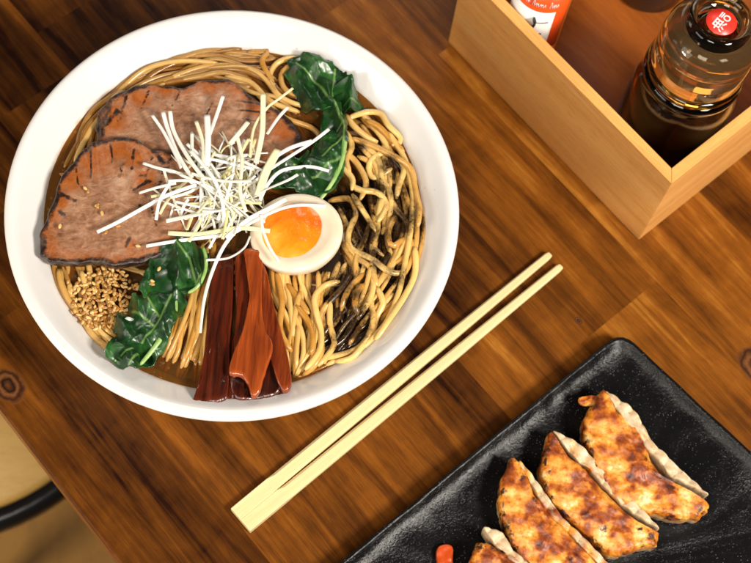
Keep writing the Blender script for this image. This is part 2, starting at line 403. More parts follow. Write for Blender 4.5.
for r in range(11):
    y0, y1 = rows[r], rows[r+1]; J = joints[r]
    for (x0, t0), (x1, t1) in zip(J, J[1:]):
        ys = [y0, y1]
        b = len(vs)
        if r == 0:                        # rounded near edge of the table
            prof = [(.3, -3.2), (.05, -3.05), (0, -2.8), (0, -.12), (.04, -.03), (.14, 0), (y1, 0)]
        elif r == 10: prof = [(y0, 0), (y1, 0), (y1, -3.2)]
        else: prof = [(y0, 0), (y1, 0)]
        for (yy, zz) in prof:
            vs += [loc(x0, yy, zz), loc(x1, yy, zz)]; tone += [t1, t1]; seed += [(k*.37) % 3.0]*2
        for i in range(len(prof)-1): fs.append((b+2*i, b+2*i+1, b+2*i+3, b+2*i+2))
        k += 1
b = len(vs); vs += [loc(-80, .5, -3.2), loc(60, .5, -3.2), loc(60, 60, -3.2), loc(-80, 60, -3.2)]; fs.append((b, b+1, b+2, b+3)); tone += [.5]*4; seed += [0]*4
tp = mk('table_top', vs, fs, M['table'], tb, smooth=False, attrs={'tone': tone, 'seed': seed})
# give the top its own frame so that the grain follows the staves
mt = Matrix.Translation(TO) @ Matrix((TX, TY, Vector((0, 0, 1)))).transposed().to_4x4()
# TX,TY,Z is left handed -> mirror y in the mesh instead of the object
rotm = Matrix.Translation(TO) @ Matrix.Rotation(TA, 4, 'Z')
full = MW[tb]
for vv in tp.data.vertices:
    w = full @ (vv.co/S); l = rotm.inverted() @ w; vv.co = l*S
tp.location = (full.inverted() @ TO)*S; tp.rotation_euler = (0, 0, TA)
tp.data.update()
v, f = box(-74, 54, -54, -6, -9, -3.25)
def tloc(v): return [loc(a, -b_, c) for a, b_, c in v]
outer, fo = box(-70, 50, -55, -5, -9, -3.25)
mk('apron', tloc(join(box(-70, 50, -7, -5, -9, -3.25), box(-70, 50, -55, -53, -9, -3.25))[0]), join(box(-70, 50, -7, -5, -9, -3.25), box(-70, 50, -55, -53, -9, -3.25))[1], M['box_in'], tb, smooth=False)
for lx in (-74, 54):
    for ly in (-57, -8):
        v, f = box(lx-3, lx+3, ly-3, ly+3, -74, -3.3); mk('leg', tloc(v), f, M['box_in'], tb, smooth=False, bevel=.3)

# fix knots and spot: the shader reads the top's own coordinates, where y is mirrored
# ------------------------------------------------------------------ bowl
BC = at(234.5, 204.5, 7.0); BC = Vector((BC.x, BC.y, 0))
RB = 11.08
prof = [(0, .35), (3.9, .35), (4.1, 0), (4.6, 0), (4.75, .7), (5.2, 1.0), (7.4, 2.2), (9.0, 3.9), (10.1, 5.5), (10.75, 6.45), (11.0, 6.8), (11.1, 7.02), (11.06, 7.2), (10.92, 7.3), (10.72, 7.31), (10.5, 7.22), (10.3, 7.05),
        (10.05, 6.82), (9.75, 6.55), (9.45, 6.28), (9.1, 5.9), (8.6, 5.2), (7.4, 3.6), (5.0, 1.9), (2.5, 1.3), (0, 1.2)]
v, f = lathe([(r_*.994, z_) for r_, z_ in prof], BC, 160)
bowl = mk('ramen_bowl', v, f, M['bowl'], loc=BC, label='large round white porcelain bowl full of ramen', cat='bowl', sub=1)

# broth
ZB = 6.12
OILP = [(390, 168, 13), (402, 222, 18), (352, 207, 15), (377, 192, 13), (364, 236, 20), (345, 282, 15), (352, 322, 22), (396, 280, 12), (340, 342, 13), (333, 255, 9), (375, 258, 15), (398, 196, 12), (350, 300, 14), (385, 240, 12), (360, 150, 8), (330, 300, 7)]
def oil(w):
    s = 0.0
    for (x, y, r) in OILC:
        d2 = ((w.x-x)**2+(w.y-y)**2)/(r*r)
        if d2 < 4: s = max(s, math.exp(-d2*.9))
    return s
OILC = []
for (x, y, r) in OILP:
    w = at(x, y, 6.4); OILC.append((w.x, w.y, r*1.3/20.8))
vs = [Vector((BC.x, BC.y, ZB))]; fs = []; nk = 120; rr = [9.27*i/44 for i in range(1, 45)]
for r in rr:
    for q in range(nk):
        a = 2*math.pi*q/nk; vs.append(Vector((BC.x+r*math.cos(a), BC.y+r*math.sin(a), ZB+(.03 if r > 9.2 else 0)+.015*fbm((r*math.cos(a), r*math.sin(a), 0), 2))))
for q in range(nk): fs.append((0, 1+q, 1+(q+1) % nk))
for i in range(43):
    a = 1+i*nk
    for q in range(nk): fs.append((a+q, a+(q+1) % nk, a+nk+(q+1) % nk, a+nk+q))
OBW = at(372, 245, 6.1)
br = thing('broth', 'brown soup broth filling the white bowl around the noodles', 'broth', (BC.x, BC.y, 5.4))
mk('broth_surface', vs, fs, M['broth'], br, attrs={'oil': [min(1, oil(w)*.8+.72*math.exp(-((w.x-OBW.x)**2+(w.y-OBW.y)**2)/14.0)) for w in vs]})
v, f = lathe([(0, 5.45), (8.7, 5.45), (8.72, 5.4), (0, 5.1)], BC, 80); mk('cloudy_depth', v, f, M['murk'], br)

# ------------------------------------------------------------------ noodles
RW = 9.12
def clampbowl(p, m=.22):
    d = Vector((p.x-BC.x, p.y-BC.y)); L = d.length; z = p.z
    lim = 9.22+max(0, z-6.12)*1.05-m
    if L > lim: d *= lim/L; p = Vector((BC.x+d.x, BC.y+d.y, z))
    return p
NR = .142
def noodle(P, label, group, r=None, oilk=1.0, tint=0.0, sub=None):
    r = r or NR*R_.uniform(.80, 1.16)
    P = [clampbowl(Vector(p), r) for p in P]
    L = sum((a-b).length for a, b in zip(P, P[1:]))
    v, f, C = tube(P, r, max(10, int(L/.22)), 9, flat=R_.uniform(.72, .95), twist=R_.uniform(-2, 2))
    o_ = [min(1.0, oil(p)*oilk) for p in v]; hu = R_.random()
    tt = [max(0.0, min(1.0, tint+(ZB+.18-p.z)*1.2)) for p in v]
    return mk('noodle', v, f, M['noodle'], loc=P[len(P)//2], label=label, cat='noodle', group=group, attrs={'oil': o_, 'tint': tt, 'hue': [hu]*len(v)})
G_N = 'ramen noodles in the bowl'
LB = {'top': 'brownish noodle strand in the soup behind the pork slices, between pork and bowl rim',
      'right': 'wavy noodle strand flecked with black oil in the right half of the bowl',
      'mid': 'pale yellow noodle strand flowing down below the egg, right of the bamboo shoots',
      'gap': 'noodle strand between the lower green leaf and the bamboo shoots',
      'left': 'noodle strand beneath the sesame seeds at the lower left of the bowl',
      'base': 'noodle strand deep in the soup under the toppings'}
def family(A, B, n, z0, z1, amp, key, tint=0.0, wav=3.0, crop=.0, oilk=1.0):
    A = resample([Vector((*p, 0)) for p in A], 12); B = resample([Vector((*p, 0)) for p in B], 12)
    for k in range(n):
        s = (k+R_.uniform(.1, .9))/n; zz = R_.uniform(z0, z1); ph = R_.uniform(0, 6.28); w = R_.uniform(.6, 1.4)*wav
        a0 = R_.uniform(0, crop); a1 = 1-R_.uniform(0, crop); am = amp*R_.uniform(.3, 1.2); drift = R_.uniform(-.25, .25); ph2 = R_.uniform(0, 6.28)
        P = []
        for i in range(12):
            t = i/11
            if t < a0 or t > a1: continue
            ss = s+drift*(t-.5)
            p = A[i].lerp(B[i], ss)
            nrm = (B[i]-A[i]); nrm = nrm.normalized() if nrm.length > .1 else Vector((0, 1, 0))
            p = p+nrm*(am*math.sin(w*t*6.28*.5+ph))
            z = zz+.10*math.sin(t*7*w*.5+ph2)-(.75*max(0, (t-.8)/.2) if key in ('gap', 'mid') else 0)
            P.append(at(p.x, p.y, z))
        if len(P) > 3: noodle(P, LB[key], G_N+': '+key, tint=tint*R_.uniform(.6, 1.2), oilk=oilk)
GN = {}
TA_ = [(58, 200), (78, 130), (135, 70), (215, 48), (280, 52), (335, 80)]; TB_ = [(95, 175), (112, 118), (165, 88), (230, 82), (278, 110), (310, 150)]
family(TA_, TB_, 19, 5.75, 6.05, 5, 'top', .9); family(TA_, TB_, 17, 6.05, 6.3, 8, 'top', .8, 5, .3)
RA = [(330, 95), (385, 122), (414, 185), (414, 250), (392, 310), (350, 356), (300, 384)]; RB_ = [(335, 150), (362, 165), (372, 205), (365, 255), (345, 300), (325, 335), (285, 365)]
family(RA, RB_, 20, 5.7, 6.0, 9, 'right', .6, 5, 0, 1.8); family(RA, RB_, 17, 6.05, 6.35, 12, 'right', .2, 5, .12, 1.75); family(RA, RB_, 8, 6.4, 6.65, 12, 'right', 0, 5, .3, .85)
family([(330, 190), (338, 225), (346, 262), (340, 300), (326, 345)], [(356, 200), (364, 232), (368, 262), (362, 300), (348, 335)], 9, 5.95, 6.2, 8, 'right', .4, 5, .05, 1.5); family([(330, 190), (342, 225), (350, 262), (340, 300), (322, 345)], [(350, 210), (358, 232), (366, 262), (362, 300), (350, 330)], 4, 6.2, 6.45, 9, 'right', .1, 5, .15, 1.0)
MA = [(258, 255), (270, 300), (284, 340), (292, 386)]; MB_ = [(350, 262), (334, 300), (326, 340), (300, 388)]
family(MA, MB_, 20, 5.8, 6.1, 4, 'mid', .25, 3); family(MA, MB_, 20, 6.2, 6.55, 6, 'mid', 0.1, 2.5, .08)
GA = [(212, 235), (185, 285), (166, 335), (146, 366)]; GB = [(222, 260), (214, 310), (207, 350), (203, 392)]
family(GA, GB, 15, 5.9, 6.15, 3, 'gap', .2, 3); family(GA, GB, 14, 6.25, 6.6, 3, 'gap', 0.25, 3, .12)
LA = [(50, 255), (60, 300), (84, 342), (128, 374)]; LBB = [(110, 262), (112, 300), (122, 330), (160, 355)]
family(LA, LBB, 16, 5.85, 6.15, 4, 'left', .35, 3); family(LA, LBB, 6, 6.2, 6.35, 4, 'left', .2, 3, .1)
for (A, B) in (([(60, 180), (150, 200), (240, 180), (340, 200)], [(70, 260), (160, 280), (250, 300), (350, 280)]), ([(150, 110), (140, 180), (150, 260), (170, 330)], [(300, 110), (290, 180), (270, 250), (260, 350)])):
    family(A, B, 10, 5.75, 6.1, 10, 'base', .3, 4)
MAN = [[(346, 114), (353, 125), (367, 137), (378, 142)], [(349, 120), (353, 116), (369, 112), (381, 114), (388, 125), (399, 136), (400, 142), (392, 145)],
 [(392, 168), (376, 178), (369, 172), (371, 160), (383, 153), (397, 158), (404, 169), (399, 185), (396, 199)],
 [(352, 138), (360, 141), (378, 148), (397, 158), (411, 169), (415, 188), (419, 208), (418, 227)],
 [(328, 201), (338, 199), (350, 199), (355, 208), (355, 218), (348, 232)], [(350, 184), (360, 190), (376, 192), (384, 199), (386, 208), (378, 222)],
 [(376, 174), (388, 188), (391, 204), (388, 220), (382, 234)], [(352, 194), (360, 206), (367, 217), (376, 232)],
 [(355, 216), (348, 236), (352, 249), (372, 259), (388, 271), (401, 273), (410, 266)], [(346, 242), (354, 256), (370, 267), (377, 286)],
 [(340, 281), (324, 286), (315, 297), (316, 311), (321, 332), (319, 351), (305, 370)], [(364, 273), (353, 284), (345, 297), (341, 311)],
 [(364, 284), (357, 292), (355, 305), (359, 316)], [(377, 287), (383, 303), (377, 316), (372, 332), (361, 348), (351, 359), (335, 362)],
 [(412, 239), (407, 255), (391, 264)], [(415, 247), (415, 273), (404, 297), (388, 321), (375, 340)], [(296, 305), (308, 321), (313, 337), (311, 355)],
 [(287, 284), (298, 298), (309, 314)], [(276, 272), (282, 300), (280, 330), (292, 352)], [(268, 290), (272, 315), (283, 338), (287, 366)],
 [(300, 292), (294, 318), (290, 340), (283, 358)], [(330, 300), (330, 325), (334, 345), (318, 366)], [(342, 150), (356, 162), (366, 182), (360, 200)],
 [(340, 165), (352, 178), (352, 190)], [(395, 216), (388, 232), (392, 246), (404, 238)], [(372, 215), (378, 228), (374, 246), (384, 256)],
 [(365, 120), (378, 126), (392, 140), (404, 152)], [(345, 130), (352, 146), (346, 160), (350, 172)]]
for i, p in enumerate(MAN):
    base = R_.uniform(6.5, 6.85)
    noodle([at(x, y, base+.14*math.sin(j*1.7+i)) for j, (x, y) in enumerate(p)], LB['mid'] if sum(q[0] for q in p)/len(p) < 325 and p[0][1] > 250 else LB['right'], G_N+(': mid' if sum(q[0] for q in p)/len(p) < 325 and p[0][1] > 250 else ': right'), oilk=.66, r=NR*1.12)
MT = [[(312, 62), (292, 58), (276, 64), (270, 78), (278, 94), (296, 104), (314, 106)], [(306, 68), (290, 66), (281, 76), (286, 90), (304, 98)], [(170, 78), (205, 66), (240, 66), (262, 76), (280, 100)],
      [(248, 52), (262, 47), (268, 52), (262, 62), (274, 84)], [(225, 76), (250, 82), (272, 102), (300, 112)], [(98, 132), (108, 112), (112, 100), (125, 90)], [(255, 92), (282, 116), (312, 128), (322, 140)]]
for i, p in enumerate(MT):
    noodle([at(x, y, 6.3+.08*math.sin(j*1.7+i)) for j, (x, y) in enumerate(p)], LB['top'], G_N+': top', tint=.3, r=NR*1.05)

# ------------------------------------------------------------------ pork slices
def segd(p, a, b):
    ab = b-a; t = max(0, min(1, (p-a).dot(ab)/max(1e-6, ab.length_squared))); return (p-(a+ab*t)).length
def pork(label, outline, z, marks, tanpts, thick, tilt, seed):
    c = at(sum(p[0] for p in outline)/len(outline), sum(p[1] for p in outline)/len(outline), z)
    zf = lambda x, y, e: tilt[0]*(x-c.x)+tilt[1]*(y-c.y)+.10*fbm((x*.5+seed, y*.5, 1), 3)+.03*fbm((x*2.2, y*2.2, seed), 3)
    v, f, E = slab(outline, z, thick, 34, 190, zf, .14, .035, 1.1, seed)
    MK = [(at(a[0], a[1], z).to_2d(), at(b[0], b[1], z).to_2d(), w/21.) for a, b, w in marks]
    TP = [(at(a, b, z).to_2d(), r/21.) for a, b, r in tanpts]
    ch = []; tn = []
    for p, e in zip(v, E):
        q = p.to_2d(); k = max(0, (e-.87)/.10)*1.1 if e <= 1 else 1.0
        k *= .55+.9*(.5+.9*fbm((q.x*.9+seed, q.y*.9, 3), 3))
        for a, b, w in MK: k = max(k, (1.05+1.1*fbm((q.x*2.3, q.y*2.3, seed), 3))*math.exp(-(segd(q, a, b)/(w*.8))**2))
        t = max(0.0, (e-.60)/.40)*.85
        for a, r in TP: t = max(t, math.exp(-((q-a).length/r)**2))
        ch.append(min(1.25, k)); tn.append(min(1.0, t))
    return mk('pork_slice', v, f, M['pork'], loc=(c.x, c.y, z-thick), label=label, cat='pork slice', group='roast pork slices in the ramen', attrs={'char': ch, 'tan': tn})
back = [(94, 134), (99, 112), (112, 97), (130, 87), (152, 84), (170, 86), (184, 88), (200, 80), (222, 78), (240, 86), (252, 96), (272, 106), (290, 118), (301, 134), (299, 150), (280, 162), (240, 172), (190, 172), (140, 166), (105, 152)]
pork('roast pork slice at the back of the bowl, half under the front slice', back, 6.75,
     [((112, 104), (104, 122), 3), ((128, 92), (118, 124), 2), ((150, 88), (140, 112), 1.4), ((236, 100), (262, 104), 2), ((238, 110), (268, 112), 1.6), ((118, 112), (100, 130), 4), ((180, 92), (172, 106), 1.2), ((242, 118), (262, 122), 1.3), ((214, 100), (206, 116), 1.0)],
     [(112, 118, 22), (140, 98, 14), (260, 105, 20), (285, 130, 18), (210, 88, 12), (165, 90, 10)], .5, (-.01, .0), 3)
front = [(39, 250), (40, 232), (47, 216), (53, 200), (62, 176), (76, 156), (94, 143), (115, 137), (136, 139), (152, 148), (165, 150), (184, 154), (200, 170), (206, 200), (200, 226), (180, 240), (166, 252), (142, 262), (118, 266), (92, 262), (66, 263), (46, 259)]
pork('roast pork slice at the left of the bowl, on top, with grill marks', front, 7.2,
     [((91, 152), (91, 178), 1.7), ((111, 143), (113, 168), 1.7), ((76, 166), (78, 184), 1.2), ((176, 152), (164, 170), 3.5), ((164, 170), (158, 190), 2.5), ((150, 200), (156, 226), 1.8), ((152, 158), (146, 176), 1.8), ((60, 194), (74, 200), 3.2), ((60, 211), (64, 214), 3.2), ((140, 176), (150, 182), 3), ((134, 190), (150, 180), 2.2), ((132, 170), (134, 150), 2.2), ((152, 150), (168, 168), 4), ((126, 246), (130, 238), 2.5), ((84, 262), (120, 264), 2.6), ((50, 260), (90, 262), 2.6), ((120, 168), (122, 172), 1.6), ((140, 205), (136, 216), 1.4), ((80, 148), (50, 200), 1.2), ((96, 141), (135, 139), 2.4)],  # grill marks, and dark lines painted as crevice shade at the right
     [(95, 158, 26), (72, 178, 18), (135, 158, 16), (60, 200, 12), (48, 245, 12), (120, 150, 16), (145, 180, 14), (130, 245, 9), (52, 215, 9)], .55, (.03, .015), 11)

# ------------------------------------------------------------------ green leaves
def leaf(label, outline, z, veins, amp, seed, tilt=(0, 0), fr=.9, thick=.12, jag=.12, name='leaf', grp='wilted green leaves in the ramen'):
    cx = sum(p[0] for p in outline)/len(outline); cy = sum(p[1] for p in outline)/len(outline); c = at(cx, cy, z)
    root = thing('greens_leaf', label, 'leaf', (c.x, c.y, z-.3), grp)
    def zf(x, y, e):
        n1 = fbm((x*fr*.6+seed, y*fr*.6, 0), 2); n2 = 1-abs(MN.noise(Vector(((x*.8+y*.3)*fr*1.25+seed, (y*.5-x*.3)*fr*.8, 4)))*2.6); n3 = 1-abs(MN.noise(Vector((x*3.2+seed, y*3.2, 9)))*2)
        edge = math.sin(x*5.0+y*3.5+seed)*.10*max(0, e-.6)/.4
        return amp*(n1*1.3+n2*1.25+n3*.07)+tilt[0]*(x-c.x)+tilt[1]*(y-c.y)+edge-.35*max(0, e-.75)
    v, f, E = slab(outline, z, thick, 34, 150, zf, .05, jag, 1.6, seed, .98)
    W = [[at(a, b, z).to_2d() for a, b in vv] for vv in veins]
    vn = []
    for p in v:
        q = p.to_2d(); k = 0
        for vv in W:
            for a, b in zip(vv, vv[1:]): k = max(k, math.exp(-(segd(q, a, b)/.07)**2))
        vn.append(k)
    mk('leaf_blade', v, f, M['leaf'], root, attrs={'vein': vn})
    root['_z'] = z
    return root, c, zf
def stem(root, pts, z, r, flat=.5, taper=None):
    P = [at(x, y, z+d) for x, y, d in pts]
    v, f, _ = tube(P, r, 36, 10, flat=flat, taper=taper); mk('stem', v, f, M['stem'], root)
r1, _, _ = leaf('crumpled dark green leaf spread against the rim at upper right of bowl', [(292, 58), (312, 56), (332, 64), (350, 80), (362, 98), (360, 108), (346, 112), (330, 110), (316, 116), (306, 112), (296, 92), (288, 80), (286, 70)], 6.75,
     [[(296, 62), (318, 84), (330, 104)], [(335, 70), (332, 104)], [(358, 100), (336, 106)]], .42, 5, (.0, -.03))
r2, _, _ = leaf('long dark green leaf hanging down towards the egg from the upper right', [(326, 100), (338, 100), (347, 116), (347, 140), (345, 165), (338, 186), (322, 196), (304, 194), (284, 190), (280, 178), (300, 166), (312, 150), (320, 130), (322, 112)], 7.0,
     [[(334, 104), (344, 130), (342, 160), (330, 190)], [(342, 140), (322, 160)], [(340, 160), (312, 180)], [(343, 125), (330, 138)]], .45, 23)
stem(r2, [(338, 108, .25), (345, 130, .3), (344, 152, .3), (338, 172, .3), (326, 192, .2), (316, 203, .1)], 7.0, .10, .6)
r2b, _, _ = leaf('small dark leaf piece tucked between pork and long leaf', [(276, 162), (296, 158), (312, 152), (318, 166), (306, 184), (284, 190), (266, 186), (264, 172)], 6.9, [[(270, 176), (300, 168)]], .35, 37)
r3, _, _ = leaf('dark green leaf beside the bamboo shoots, curled at its light edge', [(163, 246), (180, 243), (198, 243), (208, 250), (208, 268), (201, 286), (190, 292), (172, 300), (154, 304), (142, 296), (146, 274), (152, 258)], 7.0,
     [[(176, 246), (190, 262), (196, 284)], [(204, 248), (206, 270), (194, 290)]], .42, 41)
stem(r3, [(203, 247, .3), (206, 258, .35), (205, 272, .35), (198, 286, .3), (188, 293, .2)], 7.0, .085, .7)
r4, _, _ = leaf('large crinkled green leaf reaching down to the lower left rim', [(146, 292), (170, 290), (184, 296), (182, 314), (172, 336), (158, 356), (142, 368), (122, 370), (108, 362), (108, 350), (116, 334), (112, 330), (120, 312), (132, 300)], 6.85,
     [[(172, 298), (162, 324), (140, 346), (116, 362)], [(146, 300), (160, 322)], [(132, 312), (156, 330)], [(140, 352), (130, 368)]], .45, 57, (.02, .01))
stem(r4, [(174, 298, .3), (174, 312, .32), (166, 330, .32), (154, 348, .3), (140, 365, .15)], 6.85, .15, .7, lambda s: 1.15-.5*s)

# ------------------------------------------------------------------ menma (bamboo shoots)
def menma(label, outline, z, tone, thick, seed, tilt=(0, 0)):
    cx = sum(p[0] for p in outline)/len(outline); cy = sum(p[1] for p in outline)/len(outline); c = at(cx, cy, z)
    zf = lambda x, y, e: tilt[0]*(x-c.x)+tilt[1]*(y-c.y)+.14*fbm((x*2.6+seed, y*.35, 1), 3)
    v, f, E = slab(outline, z, thick, 18, 130, zf, .16, .035, 1.4, seed, .97)
    tn = [min(1, max(0, tone+.18*fbm((p.x*1.1+seed, p.y*.5, 0), 2)+(.15 if .9 < e <= 1 else 0))) for p, e in zip(v, E)]  # rim band raised in tone as a painted edge light
    o = mk('bamboo_shoot', v, f, M['menma'], loc=(c.x, c.y, z-thick), rz=rad(85), label=label, cat='bamboo shoot', group='seasoned bamboo shoots in the ramen', attrs={'tone': tn})
menma('broad very dark bamboo shoot strip, leftmost of the bamboo shoots', [(215, 258), (230, 253), (234, 262), (233, 300), (230, 340), (227, 394), (210, 402), (193, 403), (196, 390), (204, 350), (208, 300), (211, 270)], 7.0, .24, .4, 2, (0, .02))
menma('narrow reddish bamboo shoot strip between the dark one and the flared one', [(236, 256), (244, 250), (250, 256), (250, 290), (248, 320), (242, 352), (234, 350), (236, 310), (235, 280)], 7.15, .42, .4, 3)
menma('dark bamboo shoot end lying underneath at the lower rim', [(226, 372), (250, 366), (284, 370), (290, 384), (284, 396), (262, 397), (230, 401), (222, 392)], 6.7, .10, .4, 4)
menma('dark bamboo shoot strip mostly hidden under the flared one', [(232, 340), (250, 325), (272, 335), (282, 372), (276, 394), (234, 396)], 6.85, .08, .4, 6)
menma('right bamboo shoot strip running out to the rim in a narrow blade', [(258, 262), (266, 268), (272, 296), (279, 322), (287, 352), (292, 386), (284, 392), (277, 380), (268, 350), (262, 320), (256, 290)], 7.15, .58, .4, 7)
menma('bright reddish brown bamboo shoot with flared split end, in front', [(244, 252), (254, 247), (262, 252), (262, 280), (262, 308), (266, 330), (273, 346), (266, 372), (259, 394), (252, 397), (248, 386), (240, 377), (229, 373), (232, 356), (243, 328), (249, 298), (250, 272)], 7.45, .74, .32, 9)

# ------------------------------------------------------------------ egg
EC = at(296, 231, 7.55)
egg = thing('egg_half', 'soft boiled egg half with glossy orange yolk, beside the leek shreds', 'egg', (EC.x, EC.y, 5.9))
tm = Matrix.Translation(EC) @ Matrix.Rotation(rad(8), 4, Vector((.5, .85, 0))) @ Matrix.Rotation(rad(-9), 4, Vector((1, 0, 0)))
tm = Matrix.Translation(EC) @ Matrix.Rotation(rad(-11), 4, Vector((.55, .83, 0)).normalized())
a_, b_ = 2.26, 2.16
prof = [(0, -1.75), (.35, -1.72), (.62, -1.55), (.85, -1.1), (.96, -.6), (1.0, -.2), (.995, -.06), (.97, -.005), (.9, .02), (.8, .02), (.74, .0), (.68, -.05), (.4, -.1), (0, -.1)]
vs, fs = lathe(prof, (0, 0, 0), 72); vs = [tm @ Vector((p.x*a_, p.y*b_*(1-.03*p.x), p.z)) for p in vs]
mk('egg_white', vs, fs, M['eggw'], egg)
yv = []; yf = []; nk = 72; nr = 20; yv.append(Vector((-.28, .12, .1)))
for i in range(1, nr+1):
    for q in range(nk):
        a = 2*math.pi*q/nk; r = 1.53*i/nr*(1+.035*fbm((math.cos(a)*1.5, math.sin(a)*1.5, 3), 3))
        x, y = r*math.cos(a), r*math.sin(a)
        yv.append(Vector((x-.28, y+.12, .10*(1-(i/nr)**3)+.035*fbm((x*1.6, y*1.6, 0), 4)*(1-(i/nr)**4)-.03)))
for q in range(nk): yf.append((0, 1+q, 1+(q+1) % nk))
for i in range(nr-1):
    a = 1+i*nk
    for q in range(nk): yf.append((a+q, a+(q+1) % nk, a+nk+(q+1) % nk, a+nk+q))
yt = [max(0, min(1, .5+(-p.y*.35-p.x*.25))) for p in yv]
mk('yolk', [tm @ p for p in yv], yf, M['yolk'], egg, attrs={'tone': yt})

# ------------------------------------------------------------------ leek shreds
def shred(px, zs, w, tone, label, group, flat=.28, tw=0.0):
    P = [at(x, y, z) for (x, y), z in zip(px, zs)]
    v, f, _ = tube(P, w*.82, max(14, len(P)*7), 8, flat=flat, twist=tw, cap=0)
    tn = [max(0, min(1, tone+.12*fbm((p.x, p.y, p.z), 2))) for p in v]
    mk('leek_shred', v, f, M['leek'], loc=P[len(P)//2], label=label, cat='leek shred', group=group, attrs={'tone': tn})
GL = 'white leek shreds piled on the ramen'
LP_ = 'thin white leek shred in the tangled pile at the centre of the bowl'
EXP = [([(152, 115), (163, 131), (174, 152), (181, 168)], .10, .05, 'leek shred sticking out at the upper left of the pile'),
 ([(163, 112), (168, 130), (178, 155), (192, 178)], .13, .1, None), ([(170, 111), (174, 132), (190, 160), (205, 180)], .13, .2, None), ([(207, 115), (208, 140), (207, 166)], .19, .0, 'wide white leek shred standing at the top of the pile'),
 ([(223, 96), (217, 114), (209, 136)], .12, .02, 'leek shred pointing up over the back pork slice'), ([(196, 121), (203, 144), (202, 168)], .12, .6, None), ([(192, 133), (192, 156)], .11, .3, None),
 ([(263, 94), (263, 110), (262, 134), (256, 163)], .17, .65, 'wide yellowish leek shred standing right of the top'), ([(293, 88), (280, 98), (267, 108), (254, 128), (250, 157)], .085, .8, 'yellow leek shred reaching furthest to the upper right'),
 ([(288, 107), (278, 118), (267, 134)], .11, .1, None), ([(248, 122), (240, 132), (230, 144)], .15, .5, None),
 ([(143, 163), (158, 168), (178, 173), (196, 186)], .10, .05, None), ([(97, 232), (118, 222), (145, 207), (168, 195), (196, 185)], .12, .0, 'long white leek shred lying across the front pork slice to the left'),
 ([(146, 246), (170, 242), (200, 238), (235, 234)], .11, .02, 'leek shred along the lower edge of the pile, above the leaf'), ([(139, 193), (155, 188), (176, 183)], .09, .1, None), ([(156, 220), (160, 200), (172, 180)], .10, .1, None),
 ([(329, 129), (312, 142), (292, 155), (272, 168), (256, 180)], .11, .02, 'white leek shred reaching over the long green leaf'), ([(329, 171), (314, 167), (300, 167), (281, 171), (268, 184), (260, 200)], .11, .02, 'white leek shred curving over the leaf just behind the egg'),
 ([(303, 171), (290, 179), (274, 186), (260, 192)], .10, .05, None), ([(312, 141), (290, 148), (270, 160)], .14, .0, None),
 ([(326, 206), (300, 205), (280, 209), (256, 220), (236, 232)], .11, .0, 'white leek shred lying across the orange yolk'), ([(286, 199), (268, 209), (248, 220), (226, 238)], .15, .0, None),
 ([(261, 214), (263, 230), (270, 248), (279, 262)], .09, .08, 'thin leek shred curling down over the front of the yolk'), ([(240, 226), (224, 246), (212, 272), (204, 300), (200, 333)], .12, .04, 'long white leek shred trailing down beside the bamboo shoots'),
 ([(206, 260), (228, 258), (244, 248), (250, 236)], .08, .04, None), ([(168, 233), (200, 234), (240, 228), (270, 231)], .15, .75, None), ([(166, 221), (190, 216), (214, 212)], .14, .3, None),
 ([(278, 150), (266, 172), (258, 196)], .26, .72, 'widest pale yellow leek piece, between the pile and the egg'), ([(190, 150), (212, 176), (222, 200), (224, 222)], .12, .0, None), ([(236, 132), (242, 160), (240, 190), (246, 212)], .12, .5, None)]
for px, w, tone, lab in EXP:
    ov = sum((x-215)**2 < 45**2 and (y-185)**2 < 45**2 for x, y in px)
    zs = []
    for x, y in px:
        d = math.hypot((x-217)/62, (y-188)/52); base = 8.25-.55*min(1.3, d)
        if x > 250 and y > 190: base = 7.95
        if y > 262: base = 7.5-(y-262)*.008
        zs.append(base+R_.uniform(-.05, .12))
    shred(px, zs, w, tone, lab or LP_, GL, tw=R_.uniform(-.8, .8))
for k in range(125):
    d = math.sqrt(R_.random()); a = R_.uniform(0, 6.28); cx, cy = 216+44*d*math.cos(a), 188+38*d*math.sin(a)
    ra = R_.gauss(a, .9) if R_.random() < .5 else R_.uniform(0, 3.14); L = R_.uniform(18, 40)*(1-.35*d*(abs(math.cos(ra-a)) > .8)); cv = R_.gauss(0, 2.5)
    ca, sa = math.cos(ra), math.sin(ra)
    px = [(cx+ca*L*t-sa*cv*(1-t*t*1.6), cy+sa*L*t+ca*cv*(1-t*t*1.6)) for t in (-1, -.4, .3, 1)]
    zc = 8.3-.9*d*d-R_.random()*.95; tl = R_.uniform(-.35, .35)
    shred(px, [zc+tl*t for t in (-1, -.4, .3, 1)], R_.uniform(.05, .11), R_.choice((0, .05, .2, .4, .7, .9)), LP_, GL, flat=R_.uniform(.25, .6), tw=R_.uniform(-1.5, 1.5))

